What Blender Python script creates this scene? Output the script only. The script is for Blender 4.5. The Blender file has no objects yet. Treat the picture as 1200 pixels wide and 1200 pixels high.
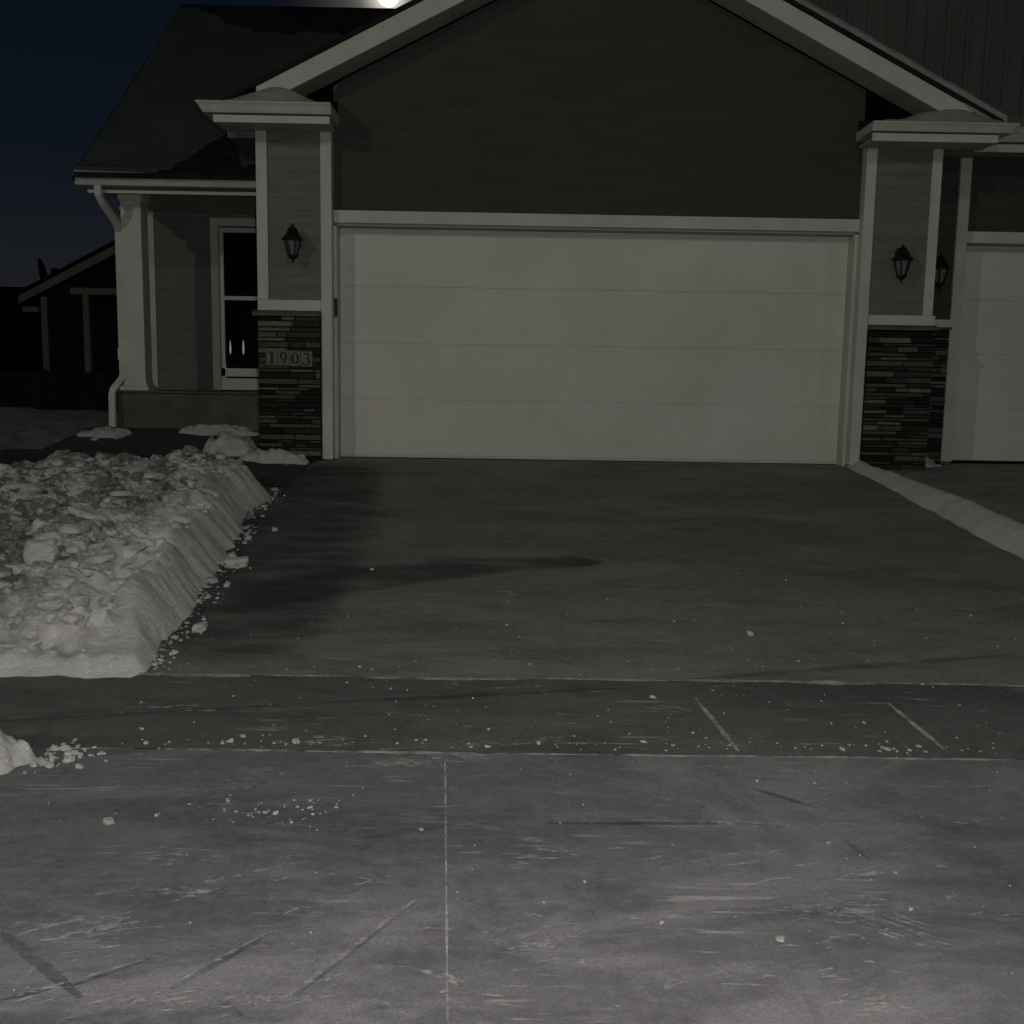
import bpy, bmesh, math, random
from mathutils import Vector, Matrix, noise as mn
random.seed(7)
S = bpy.context.scene
COL = S.collection
R = math.radians

# ------------------------------------------------------------------ camera
YAW, PIT, ROL = R(.59), R(7.25), R(.927)
fw = Vector((math.sin(YAW)*math.cos(PIT), math.cos(YAW)*math.cos(PIT), -math.sin(PIT)))
r0 = Vector((math.cos(YAW), -math.sin(YAW), 0)); u0 = r0.cross(fw)
rt = math.cos(ROL)*r0 + math.sin(ROL)*u0
up = -math.sin(ROL)*r0 + math.cos(ROL)*u0
cd = bpy.data.cameras.new('camera'); cam = bpy.data.objects.new('camera', cd); COL.objects.link(cam)
cd.sensor_width = 36; cd.lens = 36*1181/1200; cd.clip_end = 5000; cd.clip_start = .05
cam.matrix_world = Matrix(((rt.x, up.x, -fw.x, 1.596), (rt.y, up.y, -fw.y, -9.62), (rt.z, up.z, -fw.z, .733), (0, 0, 0, 1)))
S.camera = cam

# ------------------------------------------------------------------ world: clear night sky, last blue at the horizon
W = bpy.data.worlds.new('World'); S.world = W; W.use_nodes = True
nt = W.node_tree; nt.nodes.clear()
wo = nt.nodes.new('ShaderNodeOutputWorld'); bg = nt.nodes.new('ShaderNodeBackground')
tc = nt.nodes.new('ShaderNodeTexCoord'); sx = nt.nodes.new('ShaderNodeSeparateXYZ'); rp = nt.nodes.new('ShaderNodeValToRGB')
nt.links.new(tc.outputs['Generated'], sx.inputs[0]); nt.links.new(sx.outputs['Z'], rp.inputs[0])
MOON = Vector((-.1063, .9356, .3368)).normalized()
nv = nt.nodes.new('ShaderNodeVectorMath'); nv.operation = 'NORMALIZE'; nt.links.new(tc.outputs['Generated'], nv.inputs[0])
dv = nt.nodes.new('ShaderNodeVectorMath'); dv.operation = 'DOT_PRODUCT'; dv.inputs[1].default_value = MOON; nt.links.new(nv.outputs[0], dv.inputs[0])
def halo(power, amount):
    p_ = nt.nodes.new('ShaderNodeMath'); p_.operation = 'POWER'; nt.links.new(dv.outputs['Value'], p_.inputs[0]); p_.inputs[1].default_value = power
    m_ = nt.nodes.new('ShaderNodeMath'); m_.operation = 'MULTIPLY'; nt.links.new(p_.outputs[0], m_.inputs[0]); m_.inputs[1].default_value = amount; return m_.outputs[0]
h1, h2 = halo(9000, 1.6), halo(900, .16)
ha = nt.nodes.new('ShaderNodeMath'); ha.operation = 'ADD'; nt.links.new(h1, ha.inputs[0]); nt.links.new(h2, ha.inputs[1])
hc = nt.nodes.new('ShaderNodeVectorMath'); hc.operation = 'SCALE'; hc.inputs[0].default_value = (1, .93, .80); nt.links.new(ha.outputs[0], hc.inputs['Scale'])
sm_ = nt.nodes.new('ShaderNodeVectorMath'); sm_.operation = 'ADD'; nt.links.new(rp.outputs[0], sm_.inputs[0]); nt.links.new(hc.outputs[0], sm_.inputs[1])
nt.links.new(sm_.outputs[0], bg.inputs[0]); nt.links.new(bg.outputs[0], wo.inputs[0])
e = rp.color_ramp.elements
e[0].position = 0; e[0].color = (.0200, .0215, .0250, 1)
e[1].position = 1; e[1].color = (.0028, .0048, .0085, 1)
for p, c in ((.10, (.0165, .0190, .0245, 1)), (.2, (.0070, .0115, .0195, 1)), (.36, (.0042, .0078, .0140, 1))):
    q = e.new(p); q.color = c
bg.inputs[1].default_value = .6
MOON = Vector((-.1063, .9356, .3368)).normalized()
sl = bpy.data.lights.new('moonlight', 'SUN'); sl.energy = .012; sl.angle = R(.5); sl.color = (1, .95, .86)
so = bpy.data.objects.new('moonlight', sl); COL.objects.link(so); so.rotation_euler = MOON.to_track_quat('Z', 'Y').to_euler()
S.view_settings.view_transform = 'Standard'; S.view_settings.look = 'None'; S.view_settings.exposure = 0; S.view_settings.gamma = 1

# lamps of the street lamps that stand behind the camera (their posts are built further down)
LAMPS = [((-8.0, -13.6, 6.4), 590, (1, .965, .84)), ((2.4, -12.0, 7.0), 185, (1, .955, .93)), ((15.5, -13.6, 7.0), 190, (1, .965, .84))]

# the photographer's own small light, held just above and behind the camera
fl = bpy.data.lights.new('hand_light', 'POINT'); fl.energy = 290; fl.color = (1, .965, .94); fl.shadow_soft_size = .04
flo = bpy.data.objects.new('hand_light', fl); COL.objects.link(flo); flo.location = (1.72, -9.78, .98)

# ------------------------------------------------------------------ helpers
def tag(o, label=None, cat=None, group=None, kind=None):
    if label: o['label'] = label
    if cat: o['category'] = cat
    if group: o['group'] = group
    if kind: o['kind'] = kind
    return o
def empty(name, loc, **k):
    o = bpy.data.objects.new(name, None); COL.objects.link(o); o.location = loc; o.empty_display_size = .2
    return tag(o, **k)
def wloc(o):
    v = Vector((0, 0, 0))
    while o: v += o.location; o = o.parent
    return v
class MB:
    def __init__(s): s.v = []; s.f = []; s.c = []
    def face(s, pts, col=None):
        n = len(s.v); s.v += [tuple(p) for p in pts]; s.f.append(tuple(range(n, n+len(pts)))); s.c.append(col)
    def solid(s, vs, fs, col=None):
        n = len(s.v); s.v += [tuple(p) for p in vs]
        for f in fs: s.f.append(tuple(n+i for i in f)); s.c.append(col)
        return s
    def box(s, x0, x1, y0, y1, z0, z1, col=None):
        v = [(x, y, z) for z in (z0, z1) for x, y in ((x0, y0), (x1, y0), (x1, y1), (x0, y1))]
        return s.solid(v, [(3, 2, 1, 0), (4, 5, 6, 7), (0, 1, 5, 4), (1, 2, 6, 5), (2, 3, 7, 6), (3, 0, 4, 7)], col)
    def prism(s, poly, a, b, axis='y', col=None):
        n = len(poly)
        def P(p, t):
            return {'y': (p[0], t, p[1]), 'x': (t, p[0], p[1]), 'z': (p[0], p[1], t)}[axis]
        v = [P(p, a) for p in poly] + [P(p, b) for p in poly]
        f = [tuple(range(n))[::-1], tuple(range(n, 2*n))] + [(i, (i+1) % n, n+(i+1) % n, n+i) for i in range(n)]
        return s.solid(v, f, col)
    def tube(s, path, r, n=10, sq=None):
        path = [Vector(p) for p in path]; rings = []
        rr = r if isinstance(r, (list, tuple)) else [r]*len(path)
        for i, p in enumerate(path):
            d = (path[min(i+1, len(path)-1)]-path[max(i-1, 0)]).normalized()
            a = Vector((0, 0, 1)) if abs(d.z) < .9 else Vector((0, 1, 0))
            if sq: a = Vector((0, 1, 0)) if abs(d.y) < .95 else Vector((0, 0, 1))
            x = a.cross(d).normalized(); y = d.cross(x)
            if sq: pts = [p+x*sq[0]*cx+y*sq[1]*cy for cx, cy in ((-1, -1), (1, -1), (1, 1), (-1, 1))]
            else: pts = [p+(x*math.cos(t)+y*math.sin(t))*rr[i] for t in [2*math.pi*k/n for k in range(n)]]
            rings.append(pts)
        m = len(rings[0]); v = [q for g in rings for q in g]; f = []
        for i in range(len(rings)-1):
            for k in range(m): f.append((i*m+k, i*m+(k+1) % m, (i+1)*m+(k+1) % m, (i+1)*m+k))
        f += [tuple(range(m))[::-1], tuple((len(rings)-1)*m+k for k in range(m))]
        return s.solid(v, f)
    def lathe(s, prof, c=(0, 0, 0), n=16, rot=0):
        v = []; f = []
        for (r, z) in prof:
            for k in range(n):
                t = 2*math.pi*k/n+rot; v.append((c[0]+r*math.cos(t), c[1]+r*math.sin(t), c[2]+z))
        for i in range(len(prof)-1):
            for k in range(n): f.append((i*n+k, i*n+(k+1) % n, (i+1)*n+(k+1) % n, (i+1)*n+k))
        f += [tuple(range(n))[::-1], tuple((len(prof)-1)*n+k for k in range(n))]
        return s.solid(v, f)
    def lump(s, c, sz, rough=.3, ang=None, cut=.55, col=None):
        # angular broken clump: a distorted icosphere clipped towards a box
        seed = random.random()*100
        a = ang if ang is not None else random.random()*6.28; ca, sa = math.cos(a), math.sin(a)
        tx = random.uniform(-.3, .3)
        vs = []
        for v in ICO[0]:
            m = max(abs(v.x), abs(v.y), abs(v.z)); w = v.lerp(v/m*.8, cut)
            w = w*(1+rough*mn.noise(v*1.6+Vector((seed, 0, 0)))+rough*.5*mn.noise(v*4+Vector((0, seed, 0))))
            x, y, z = w.x*sz[0], w.y*sz[1], w.z*sz[2]
            z += x*tx
            vs.append((c[0]+x*ca-y*sa, c[1]+x*sa+y*ca, c[2]+z))
        return s.solid(vs, ICO[1], col)
    def build(s, name, mat, parent=None, smooth=False, bevel=0, uv=False):
        me = bpy.data.meshes.new(name)
        off = wloc(parent) if parent else Vector((0, 0, 0))
        me.from_pydata([(x-off.x, y-off.y, z-off.z) for x, y, z in s.v], [], s.f)
        if any(c is not None for c in s.c):
            at = me.attributes.new('Col', 'FLOAT_COLOR', 'FACE')
            for i, c in enumerate(s.c): at.data[i].color = (*(c or (.1, .1, .1)), 1)
        me.materials.append(mat)
        bm = bmesh.new(); bm.from_mesh(me); bmesh.ops.recalc_face_normals(bm, faces=bm.faces); bm.to_mesh(me); bm.free()
        if smooth:
            for p in me.polygons: p.use_smooth = True
        o = bpy.data.objects.new(name, me); COL.objects.link(o)
        if parent: o.parent = parent
        if bevel:
            b = o.modifiers.new('bevel', 'BEVEL'); b.width = bevel; b.segments = 2; b.limit_method = 'ANGLE'
        return o
def _ico(n):
    bm = bmesh.new(); bmesh.ops.create_icosphere(bm, subdivisions=n, radius=1)
    bm.verts.ensure_lookup_table(); r = ([v.co.copy() for v in bm.verts], [tuple(v.index for v in f.verts) for f in bm.faces]); bm.free(); return r
ICO2, ICO3 = _ico(2), _ico(3); ICO = ICO2
def sstep(a, b, x):
    t = min(1, max(0, (x-a)/(b-a))); return t*t*(3-2*t)

# ------------------------------------------------------------------ materials
def NM(name):
    m = bpy.data.materials.new(name); m.use_nodes = True; t = m.node_tree
    return m, t, t.nodes['Principled BSDF']
def N(t, ty, **k):
    n = t.nodes.new('ShaderNode'+ty)
    for a, b in k.items():
        if a in n.inputs: n.inputs[a].default_value = b
        else: setattr(n, a, b)
    return n
def noise_fac(t, scale, detail=6, rough=.6, stretch=(1, 1, 1), lo=.35, hi=.65, dist=0, rot=0, off=(0, 0, 0)):
    co = N(t, 'TexCoord'); mp = N(t, 'Mapping'); mp.inputs['Scale'].default_value = stretch; mp.inputs['Rotation'].default_value = (0, 0, rot); mp.inputs['Location'].default_value = off
    no = N(t, 'TexNoise', Scale=scale, Detail=detail, Roughness=rough, Distortion=dist)
    t.links.new(co.outputs['Object'], mp.inputs[0]); t.links.new(mp.outputs[0], no.inputs['Vector'])
    mr = N(t, 'MapRange'); mr.inputs['From Min'].default_value = lo; mr.inputs['From Max'].default_value = hi
    t.links.new(no.outputs[0], mr.inputs[0]); return mr.outputs[0]
def mix(t, fac, a, b):
    m = N(t, 'Mix', data_type='RGBA')
    for s, v in ((0, fac), (6, a), (7, b)):
        if hasattr(v, 'is_linked') or hasattr(v, 'links'): t.links.new(v, m.inputs[s])
        else: m.inputs[s].default_value = v if s == 0 else (*v, 1)
    return m.outputs[2]
def mul(t, a, b, op='MULTIPLY'):
    m = N(t, 'Math', operation=op)
    for i, v in enumerate((a, b)):
        if isinstance(v, (int, float)): m.inputs[i].default_value = v
        else: t.links.new(v, m.inputs[i])
    return m.outputs[0]
def bump(t, b, h, strength=.3, dist=.01):
    n = N(t, 'Bump', Strength=strength, Distance=dist); t.links.new(h, n.inputs['Height'])
    prev = b.inputs['Normal'].links
    if prev: t.links.new(prev[0].from_socket, n.inputs['Normal'])
    t.links.new(n.outputs[0], b.inputs['Normal'])
def simple(name, c1, c2, scale=4, rough=.6, stretch=(1, 1, 1), bs=.15, bd=.004, bscale=60, spec=.3, metal=0):
    m, t, b = NM(name)
    t.links.new(mix(t, noise_fac(t, scale, stretch=stretch), c1, c2), b.inputs['Base Color'])
    b.inputs['Roughness'].default_value = rough; b.inputs['Specular IOR Level'].default_value = spec; b.inputs['Metallic'].default_value = metal
    if bs: bump(t, b, noise_fac(t, bscale, stretch=stretch), bs, bd)
    return m
M = {}
M['trim'] = simple('white_trim_paint', (.50, .50, .435), (.60, .60, .53), 3, .55, bs=.1)
M['door'] = simple('garage_door_paint', (.58, .585, .51), (.66, .66, .585), 1.3, .5, (1, 1, 1), .25, .002, 30)
M['gutter'] = simple('gutter_paint', (.43, .43, .37), (.52, .52, .455), 5, .5)
M['soffit'] = simple('soffit_paint', (.32, .32, .28), (.38, .38, .34), 5, .6)
M['darksiding'] = simple('dark_gable_siding', (.050, .049, .042), (.062, .061, .052), 1.6, .75, (1, 1, 6), .2, .004, 12)
M['siding'] = simple('grey_siding', (.145, .145, .127), (.185, .185, .162), 2.2, .7, (1, 1, 6), .3, .003, 20)
M['porchsiding'] = simple('porch_siding', (.13, .13, .117), (.165, .165, .15), 2.2, .7, (1, 1, 6), .3, .003, 20)
M['batten'] = simple('board_and_batten_siding', (.085, .093, .080), (.110, .119, .103), 1.3, .75, (5, 5, .6), .3, .004, 12)
M['found'] = simple('foundation_concrete', (.09, .09, .078), (.13, .13, .112), 5, .85, bs=.5, bd=.006)
M['shingle'] = None
M['black'] = simple('black_metal', (.006, .006, .006), (.012, .012, .011), 20, .45, bs=.1)
M['black_wood'] = simple('dark_board_fence', (.006, .006, .006), (.012, .011, .01), 4, .9, (1, 1, 1), .3)
M['far_wall'] = simple('far_house_siding', (.020, .019, .018), (.030, .028, .025), 1, .85, (1, 1, 4))
M['far_trim'] = simple('far_house_trim', (.30, .27, .21), (.36, .33, .27), 2, .7)
M['far_roof'] = simple('far_house_roof', (.006, .006, .007), (.01, .01, .011), 2, .95)
M['pale'] = simple('pale_box_paint', (.7, .7, .68), (.8, .8, .77), 10, .5)
M['yellow'] = simple('faded_yellow_plastic', (.42, .40, .16), (.6, .56, .28), 8, .5)
M['plaque'] = simple('plaque_stone', (.13, .13, .115), (.20, .20, .18), 25, .8)
M['metal'] = simple('galvanised_metal', (.2, .2, .2), (.3, .3, .3), 8, .4, metal=.8)
M['inner'] = simple('dark_hall_wall', (.02, .017, .013), (.03, .026, .02), 2, .9)

# roof shingles with thin frost
m, t, b = NM('roof_shingles'); M['shingle'] = m
br = N(t, 'TexBrick', Scale=1.0); co = N(t, 'TexCoord'); mp = N(t, 'Mapping'); mp.inputs['Rotation'].default_value = (0, 0, 0)
br.inputs['Color1'].default_value = (.017, .017, .018, 1); br.inputs['Color2'].default_value = (.026, .026, .027, 1); br.inputs['Mortar'].default_value = (.008, .008, .008, 1)
br.inputs['Brick Width'].default_value = .3; br.inputs['Row Height'].default_value = .14; br.inputs['Mortar Size'].default_value = .006
t.links.new(co.outputs['Object'], mp.inputs[0]); t.links.new(mp.outputs[0], br.inputs['Vector'])
t.links.new(br.outputs[0], b.inputs['Base Color']); b.inputs['Roughness'].default_value = .95; b.inputs['Specular IOR Level'].default_value = .1
bump(t, b, noise_fac(t, 90), .4, .004)
# hoar frosted shingles: the thin crust of old snow on the porch roof
m, t, b = NM('frosted_roof'); M['frost'] = m
c1 = mix(t, noise_fac(t, 1.2, stretch=(1, 1, 1), lo=.3, hi=.7), (.034, .048, .050), (.062, .071, .070))
t.links.new(c1, b.inputs['Base Color']); b.inputs['Roughness'].default_value = .9
bump(t, b, noise_fac(t, 14), .35, .02)

# snow
def snowmat(name, a, bb, scale=7, grit=None):
    m, t, b = NM(name)
    c = mix(t, noise_fac(t, scale, 8, .65), a, bb)
    if grit: c = mix(t, mul(t, noise_fac(t, 3.2, 8, .75, lo=.53, hi=.62), grit), c, (.22, .21, .19))
    t.links.new(c, b.inputs['Base Color']); b.inputs['Roughness'].default_value = .85; b.inputs['Specular IOR Level'].default_value = .25
    bump(t, b, noise_fac(t, 26, 8, .7), .8, .025); bump(t, b, noise_fac(t, 110, 5, .7), .5, .006)
    return m
M['snow'] = snowmat('old_snow', (.74, .732, .69), (.90, .89, .85), 7, .60)
M['clean_snow'] = snowmat('clean_snow', (.82, .815, .78), (.92, .91, .87))
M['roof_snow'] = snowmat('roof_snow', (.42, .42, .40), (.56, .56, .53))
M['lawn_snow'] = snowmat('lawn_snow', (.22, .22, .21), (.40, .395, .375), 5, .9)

# the bank: clean ploughed edges, dirt, bared turf and painted gap shade on its broken top
m, t, b = NM('bank_snow'); M['bank'] = m
c = mix(t, noise_fac(t, 7, 8, .65), (.76, .752, .71), (.92, .91, .87))
co = N(t, 'TexCoord'); sp = N(t, 'SeparateXYZ'); t.links.new(co.outputs['Object'], sp.inputs[0])
mx_ = N(t, 'MapRange'); mx_.inputs['From Min'].default_value = -.30; mx_.inputs['From Max'].default_value = -.62; t.links.new(sp.outputs['X'], mx_.inputs[0])
my_ = N(t, 'MapRange'); my_.inputs['From Min'].default_value = -5.55; my_.inputs['From Max'].default_value = -5.15; t.links.new(sp.outputs['Y'], my_.inputs[0])
top = mul(t, mx_.outputs[0], my_.outputs[0])
c = mix(t, mul(t, mul(t, noise_fac(t, 5.0, 8, .75, lo=.42, hi=.54), top), .85), c, (.16, .155, .135))
c = mix(t, mul(t, mul(t, noise_fac(t, 17, 6, .7, lo=.50, hi=.58, off=(3, 3, 0)), top), .65), c, (.12, .115, .10))
c = mix(t, mul(t, noise_fac(t, 3.0, 9, .8, lo=.52, hi=.70, off=(6, 2, 0)), .35), c, (.38, .37, .34))
t.links.new(c, b.inputs['Base Color']); b.inputs['Roughness'].default_value = .85; b.inputs['Specular IOR Level'].default_value = .25
bump(t, b, noise_fac(t, 30, 8, .7), .7, .02); bump(t, b, noise_fac(t, 110, 5, .7), .5, .006)

# concrete paving with salt bloom, damp areas and scrapings
def paving(name, c1, c2, damp=True, bloom=.5):
    m, t, b = NM(name)
    c = mix(t, noise_fac(t, .9, 7, .6, (1, 1.6, 1), .3, .7), c1, c2)
    c = mix(t, mul(t, noise_fac(t, 1.9, 9, .62, (.5, 1.7, 1), .49, .58, .8, off=(3, 1, 0)), .55), c, tuple(x*.60 for x in c1))
    c = mix(t, mul(t, noise_fac(t, 1.3, 10, .70, (.6, 1.3, 1), .51, .62, .9, off=(8, 4, 0)), bloom), c, tuple(x*1.45 for x in c2))
    c = mix(t, mul(t, noise_fac(t, 5.5, 8, .72, (.45, 1.5, 1), .52, .64, .5, off=(1, 5, 0)), .5*bloom+.1), c, tuple(x*1.5 for x in c2))
    c = mix(t, mul(t, noise_fac(t, 3.6, 8, .7, (1.4, .45, 1), .54, .66, .5, rot=.5, off=(4, 4, 0)), .35), c, tuple(x*.66 for x in c1))
    c = mix(t, mul(t, noise_fac(t, 24, 6, .8, lo=.40, hi=.62), .30), c, tuple(x*1.4 for x in c2))
    c = mix(t, mul(t, noise_fac(t, 130, 3, .7, lo=.42, hi=.60), .35), c, tuple(x*.70 for x in c1))
    # brushed scrapings: fine bright streaks that only show inside loose clusters
    fine = noise_fac(t, 30, 4, .6, (.12, 1.6, 1), .59, .67, .15)
    clus = noise_fac(t, 2.1, 5, .6, (.8, 1.7, 1), .52, .60, .3, off=(1, 7, 0))
    c = mix(t, mul(t, mul(t, fine, clus), .5), c, (.50, .49, .47))
    fine2 = noise_fac(t, 26, 4, .6, (1.3, .14, 1), .64, .72, .2, rot=.75)
    clus2 = noise_fac(t, 1.6, 5, .6, (1, 1, 1), .57, .66, .3, off=(5, 2, 0))
    c = mix(t, mul(t, mul(t, fine2, clus2), .45), c, (.5, .49, .47))
    # scattered grains
    g = noise_fac(t, 85, 2, .5, lo=.75, hi=.79); gm = noise_fac(t, 1.5, 4, .6, lo=.48, hi=.62, off=(2, 9, 0))
    c = mix(t, mul(t, mul(t, g, gm), .9), c, (.6, .59, .56))
    t.links.new(c, b.inputs['Base Color'])
    rr = N(t, 'MapRange'); rr.inputs['To Min'].default_value = .55; rr.inputs['To Max'].default_value = .9
    t.links.new(noise_fac(t, 1.1, 5, .6), rr.inputs[0]); t.links.new(rr.outputs[0], b.inputs['Roughness'])
    b.inputs['Specular IOR Level'].default_value = .3
    bump(t, b, noise_fac(t, 9, 8, .7), .22, .010); bump(t, b, noise_fac(t, 220, 3, .6), .35, .002)
    return m
M['drive'] = paving('driveway_concrete', (.165, .167, .154), (.235, .238, .220), bloom=.45)
M['walk'] = paving('sidewalk_concrete', (.098, .097, .091), (.138, .136, .128), bloom=.45)
M['apron'] = paving('apron_concrete', (.138, .1355, .137), (.205, .202, .203), bloom=.75)
M['path'] = paving('path_concrete', (.050, .052, .052), (.072, .075, .075), bloom=.05)
M['street'] = simple('asphalt', (.04, .04, .04), (.06, .06, .06), 3, .9)
M['ground'] = simple('frozen_grass', (.006, .006, .005), (.014, .013, .010), 3, .95, bs=.6, bd=.03, bscale=12)

def dusty(name, col, lo, hi, scale, stretch=(1, 1, 1), mx=.9):
    m, t, b = NM(name)
    b.inputs['Base Color'].default_value = (*col, 1); b.inputs['Roughness'].default_value = .9; b.inputs['Specular IOR Level'].default_value = .2
    t.links.new(mul(t, noise_fac(t, scale, 7, .7, stretch, lo, hi), mx), b.inputs['Alpha'])
    return m
M['dust'] = dusty('snow_dust', (.70, .69, .66), .44, .70, 34, (.8, 1.2, 1), .55)
M['dust_line'] = dusty('snow_in_joint', (.60, .59, .55), .36, .60, 14, (.8, 1.2, 1), .75)
M['damp'] = dusty('scuff_and_shadow_stain', (.045, .045, .044), .36, .60, 6, (.6, 1.4, 1), .34)  # dark film for damp scuffs and for the painted wire shadow

# stone with per stone colour
m, t, b = NM('ledge_stone'); M['stone'] = m
at = N(t, 'Attribute', attribute_name='Col')
dk = mix(t, noise_fac(t, 22, 7, .7, (1, 1, 3)), (.55, .55, .55), (1.15, 1.13, 1.05))
mm = N(t, 'Mix', data_type='RGBA', blend_type='MULTIPLY'); mm.inputs[0].default_value = 1
t.links.new(at.outputs['Color'], mm.inputs[6]); t.links.new(dk, mm.inputs[7]); t.links.new(mm.outputs[2], b.inputs['Base Color'])
b.inputs['Roughness'].default_value = .85; b.inputs['Specular IOR Level'].default_value = .2
bump(t, b, noise_fac(t, 45, 7, .7), .7, .008)

def glassmat(name, tint=(.9, .95, 1), gl=.12):
    m = bpy.data.materials.new(name); m.use_nodes = True; t = m.node_tree; t.nodes.clear()
    o = N(t, 'OutputMaterial'); a = N(t, 'BsdfTransparent'); g = N(t, 'BsdfGlossy'); g.inputs['Roughness'].default_value = .04
    a.inputs[0].default_value = (*tint, 1); mx = N(t, 'MixShader'); fr = N(t, 'Fresnel', IOR=1.45)
    t.links.new(fr.outputs[0], mx.inputs[0]); t.links.new(a.outputs[0], mx.inputs[1]); t.links.new(g.outputs[0], mx.inputs[2]); t.links.new(mx.outputs[0], o.inputs[0])
    return m
M['glass'] = glassmat('window_glass', (.55, .6, .65))
m, t, b = NM('lantern_glass'); M['lglass'] = m
b.inputs['Base Color'].default_value = (.22, .23, .22, 1); b.inputs['Roughness'].default_value = .35; b.inputs['Alpha'].default_value = .55
def emit(name, col, st):
    m = bpy.data.materials.new(name); m.use_nodes = True; t = m.node_tree; t.nodes.clear()
    o = N(t, 'OutputMaterial'); e = N(t, 'Emission'); e.inputs[0].default_value = (*col, 1); e.inputs[1].default_value = st
    t.links.new(e.outputs[0], o.inputs[0]); return m
M['candle'] = emit('lit_candle_bulb', (1, .74, .46), .7)
M['moon'] = emit('moon_glow', (1, .97, .88), 2.2)
M['lampglow'] = emit('street_lamp_lens', (1, .95, .85), 6)

# ------------------------------------------------------------------ terrain
def prof(y):                                   # height of the paved ramp from the street up to the garage
    if y >= 0: return 0.0 if y < .01 else min(.27, .10*y)
    if y > -6.31: return .083*y
    if y > -9.3: return -.524+.07*(y+6.31)
    return -.733
def G(x, y):                                   # lawn beside the drive
    z = prof(y)
    if y >= 0 and -.7 < x < 5.9: z = 0
    if y > 3: z = .27-.10*min(8, y-3)
    return z
def sheet(name, xs, ys, zf, mat, kind='structure', parent=None, smooth=True):
    mb = MB(); nx = len(xs)
    mb.v = [(x, y, zf(x, y)) for y in ys for x in xs]
    mb.f = [(j*nx+i, j*nx+i+1, (j+1)*nx+i+1, (j+1)*nx+i) for j in range(len(ys)-1) for i in range(nx-1)]
    mb.c = [None]*len(mb.f)
    o = mb.build(name, mat, parent, smooth)
    if kind: o['kind'] = kind
    return o
def rng(a, b, n): return [a+(b-a)*i/n for i in range(n+1)]
sheet('ground', [-2500, -400, -100, -40, -20]+rng(-12, 14, 26)+[20, 40, 100, 400, 2500], [-2500, -400, -60, -25]+rng(-12, 14, 52)+[25, 60, 200, 600, 2500],
      lambda x, y: G(x, y)-.06 if y > -9.3 else -.80, M['ground'])
sheet('driveway', rng(-.16, 5.02, 20), rng(-5.615, .20, 30), lambda x, y: min(0, .083*y)+.002*mn.noise(Vector((x*1.5, y*1.5, 0))), M['drive'])
sheet('neighbour_driveway', rng(5.03, 12, 20), rng(-5.615, .75, 30), lambda x, y: min(0, .083*y), paving('neighbour_concrete', (.20, .202, .188), (.28, .283, .262), bloom=.4))
sheet('sidewalk', rng(-12, 14, 30), [-6.3, -6.0, -5.617], lambda x, y: prof(y)+.001, M['walk'])
o = MB()
def aplate(x0, x1):
    ys = rng(-9.25, -6.3012, 6)
    for a, c in zip(ys, ys[1:]): o.face([(x0, a, prof(a)), (x1, a, prof(a)), (x1, c, prof(c)), (x0, c, prof(c))])
aplate(-1.6, 4.2); aplate(4.2024, 8.5)
o.build('driveway_apron', M['apron'])['kind'] = 'structure'
sheet('street', [-60, -20, 0, 20, 60], [-22, -16, -9.26], lambda x, y: -.76, M['street'])
MB().prism([(-.3, -.25), (-2.8, -.25), (-2.8, 1.1), (-.69, 1.1), (-.69, -.1), (-.155, -.1), (-.155, -1.45), (-2.8, -1.45), (-2.8, -.25), (-.3, -.25)], 0, 0, 'z') if False else None
sheet('walkway', rng(-3.1, -.163, 12), rng(-1.5, -.101, 8), lambda x, y: prof(y)+.004+.056*sstep(-.16, -1.5, x), M['path'])
sheet('porch_walkway', rng(-2.75, -.69, 8), rng(-.099, 1.06, 8), lambda x, y: .02+.03*sstep(-.3, -1.5, x)+.16*max(0, (y+.1))/1.16+prof(-.1)*0, M['path'])

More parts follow.
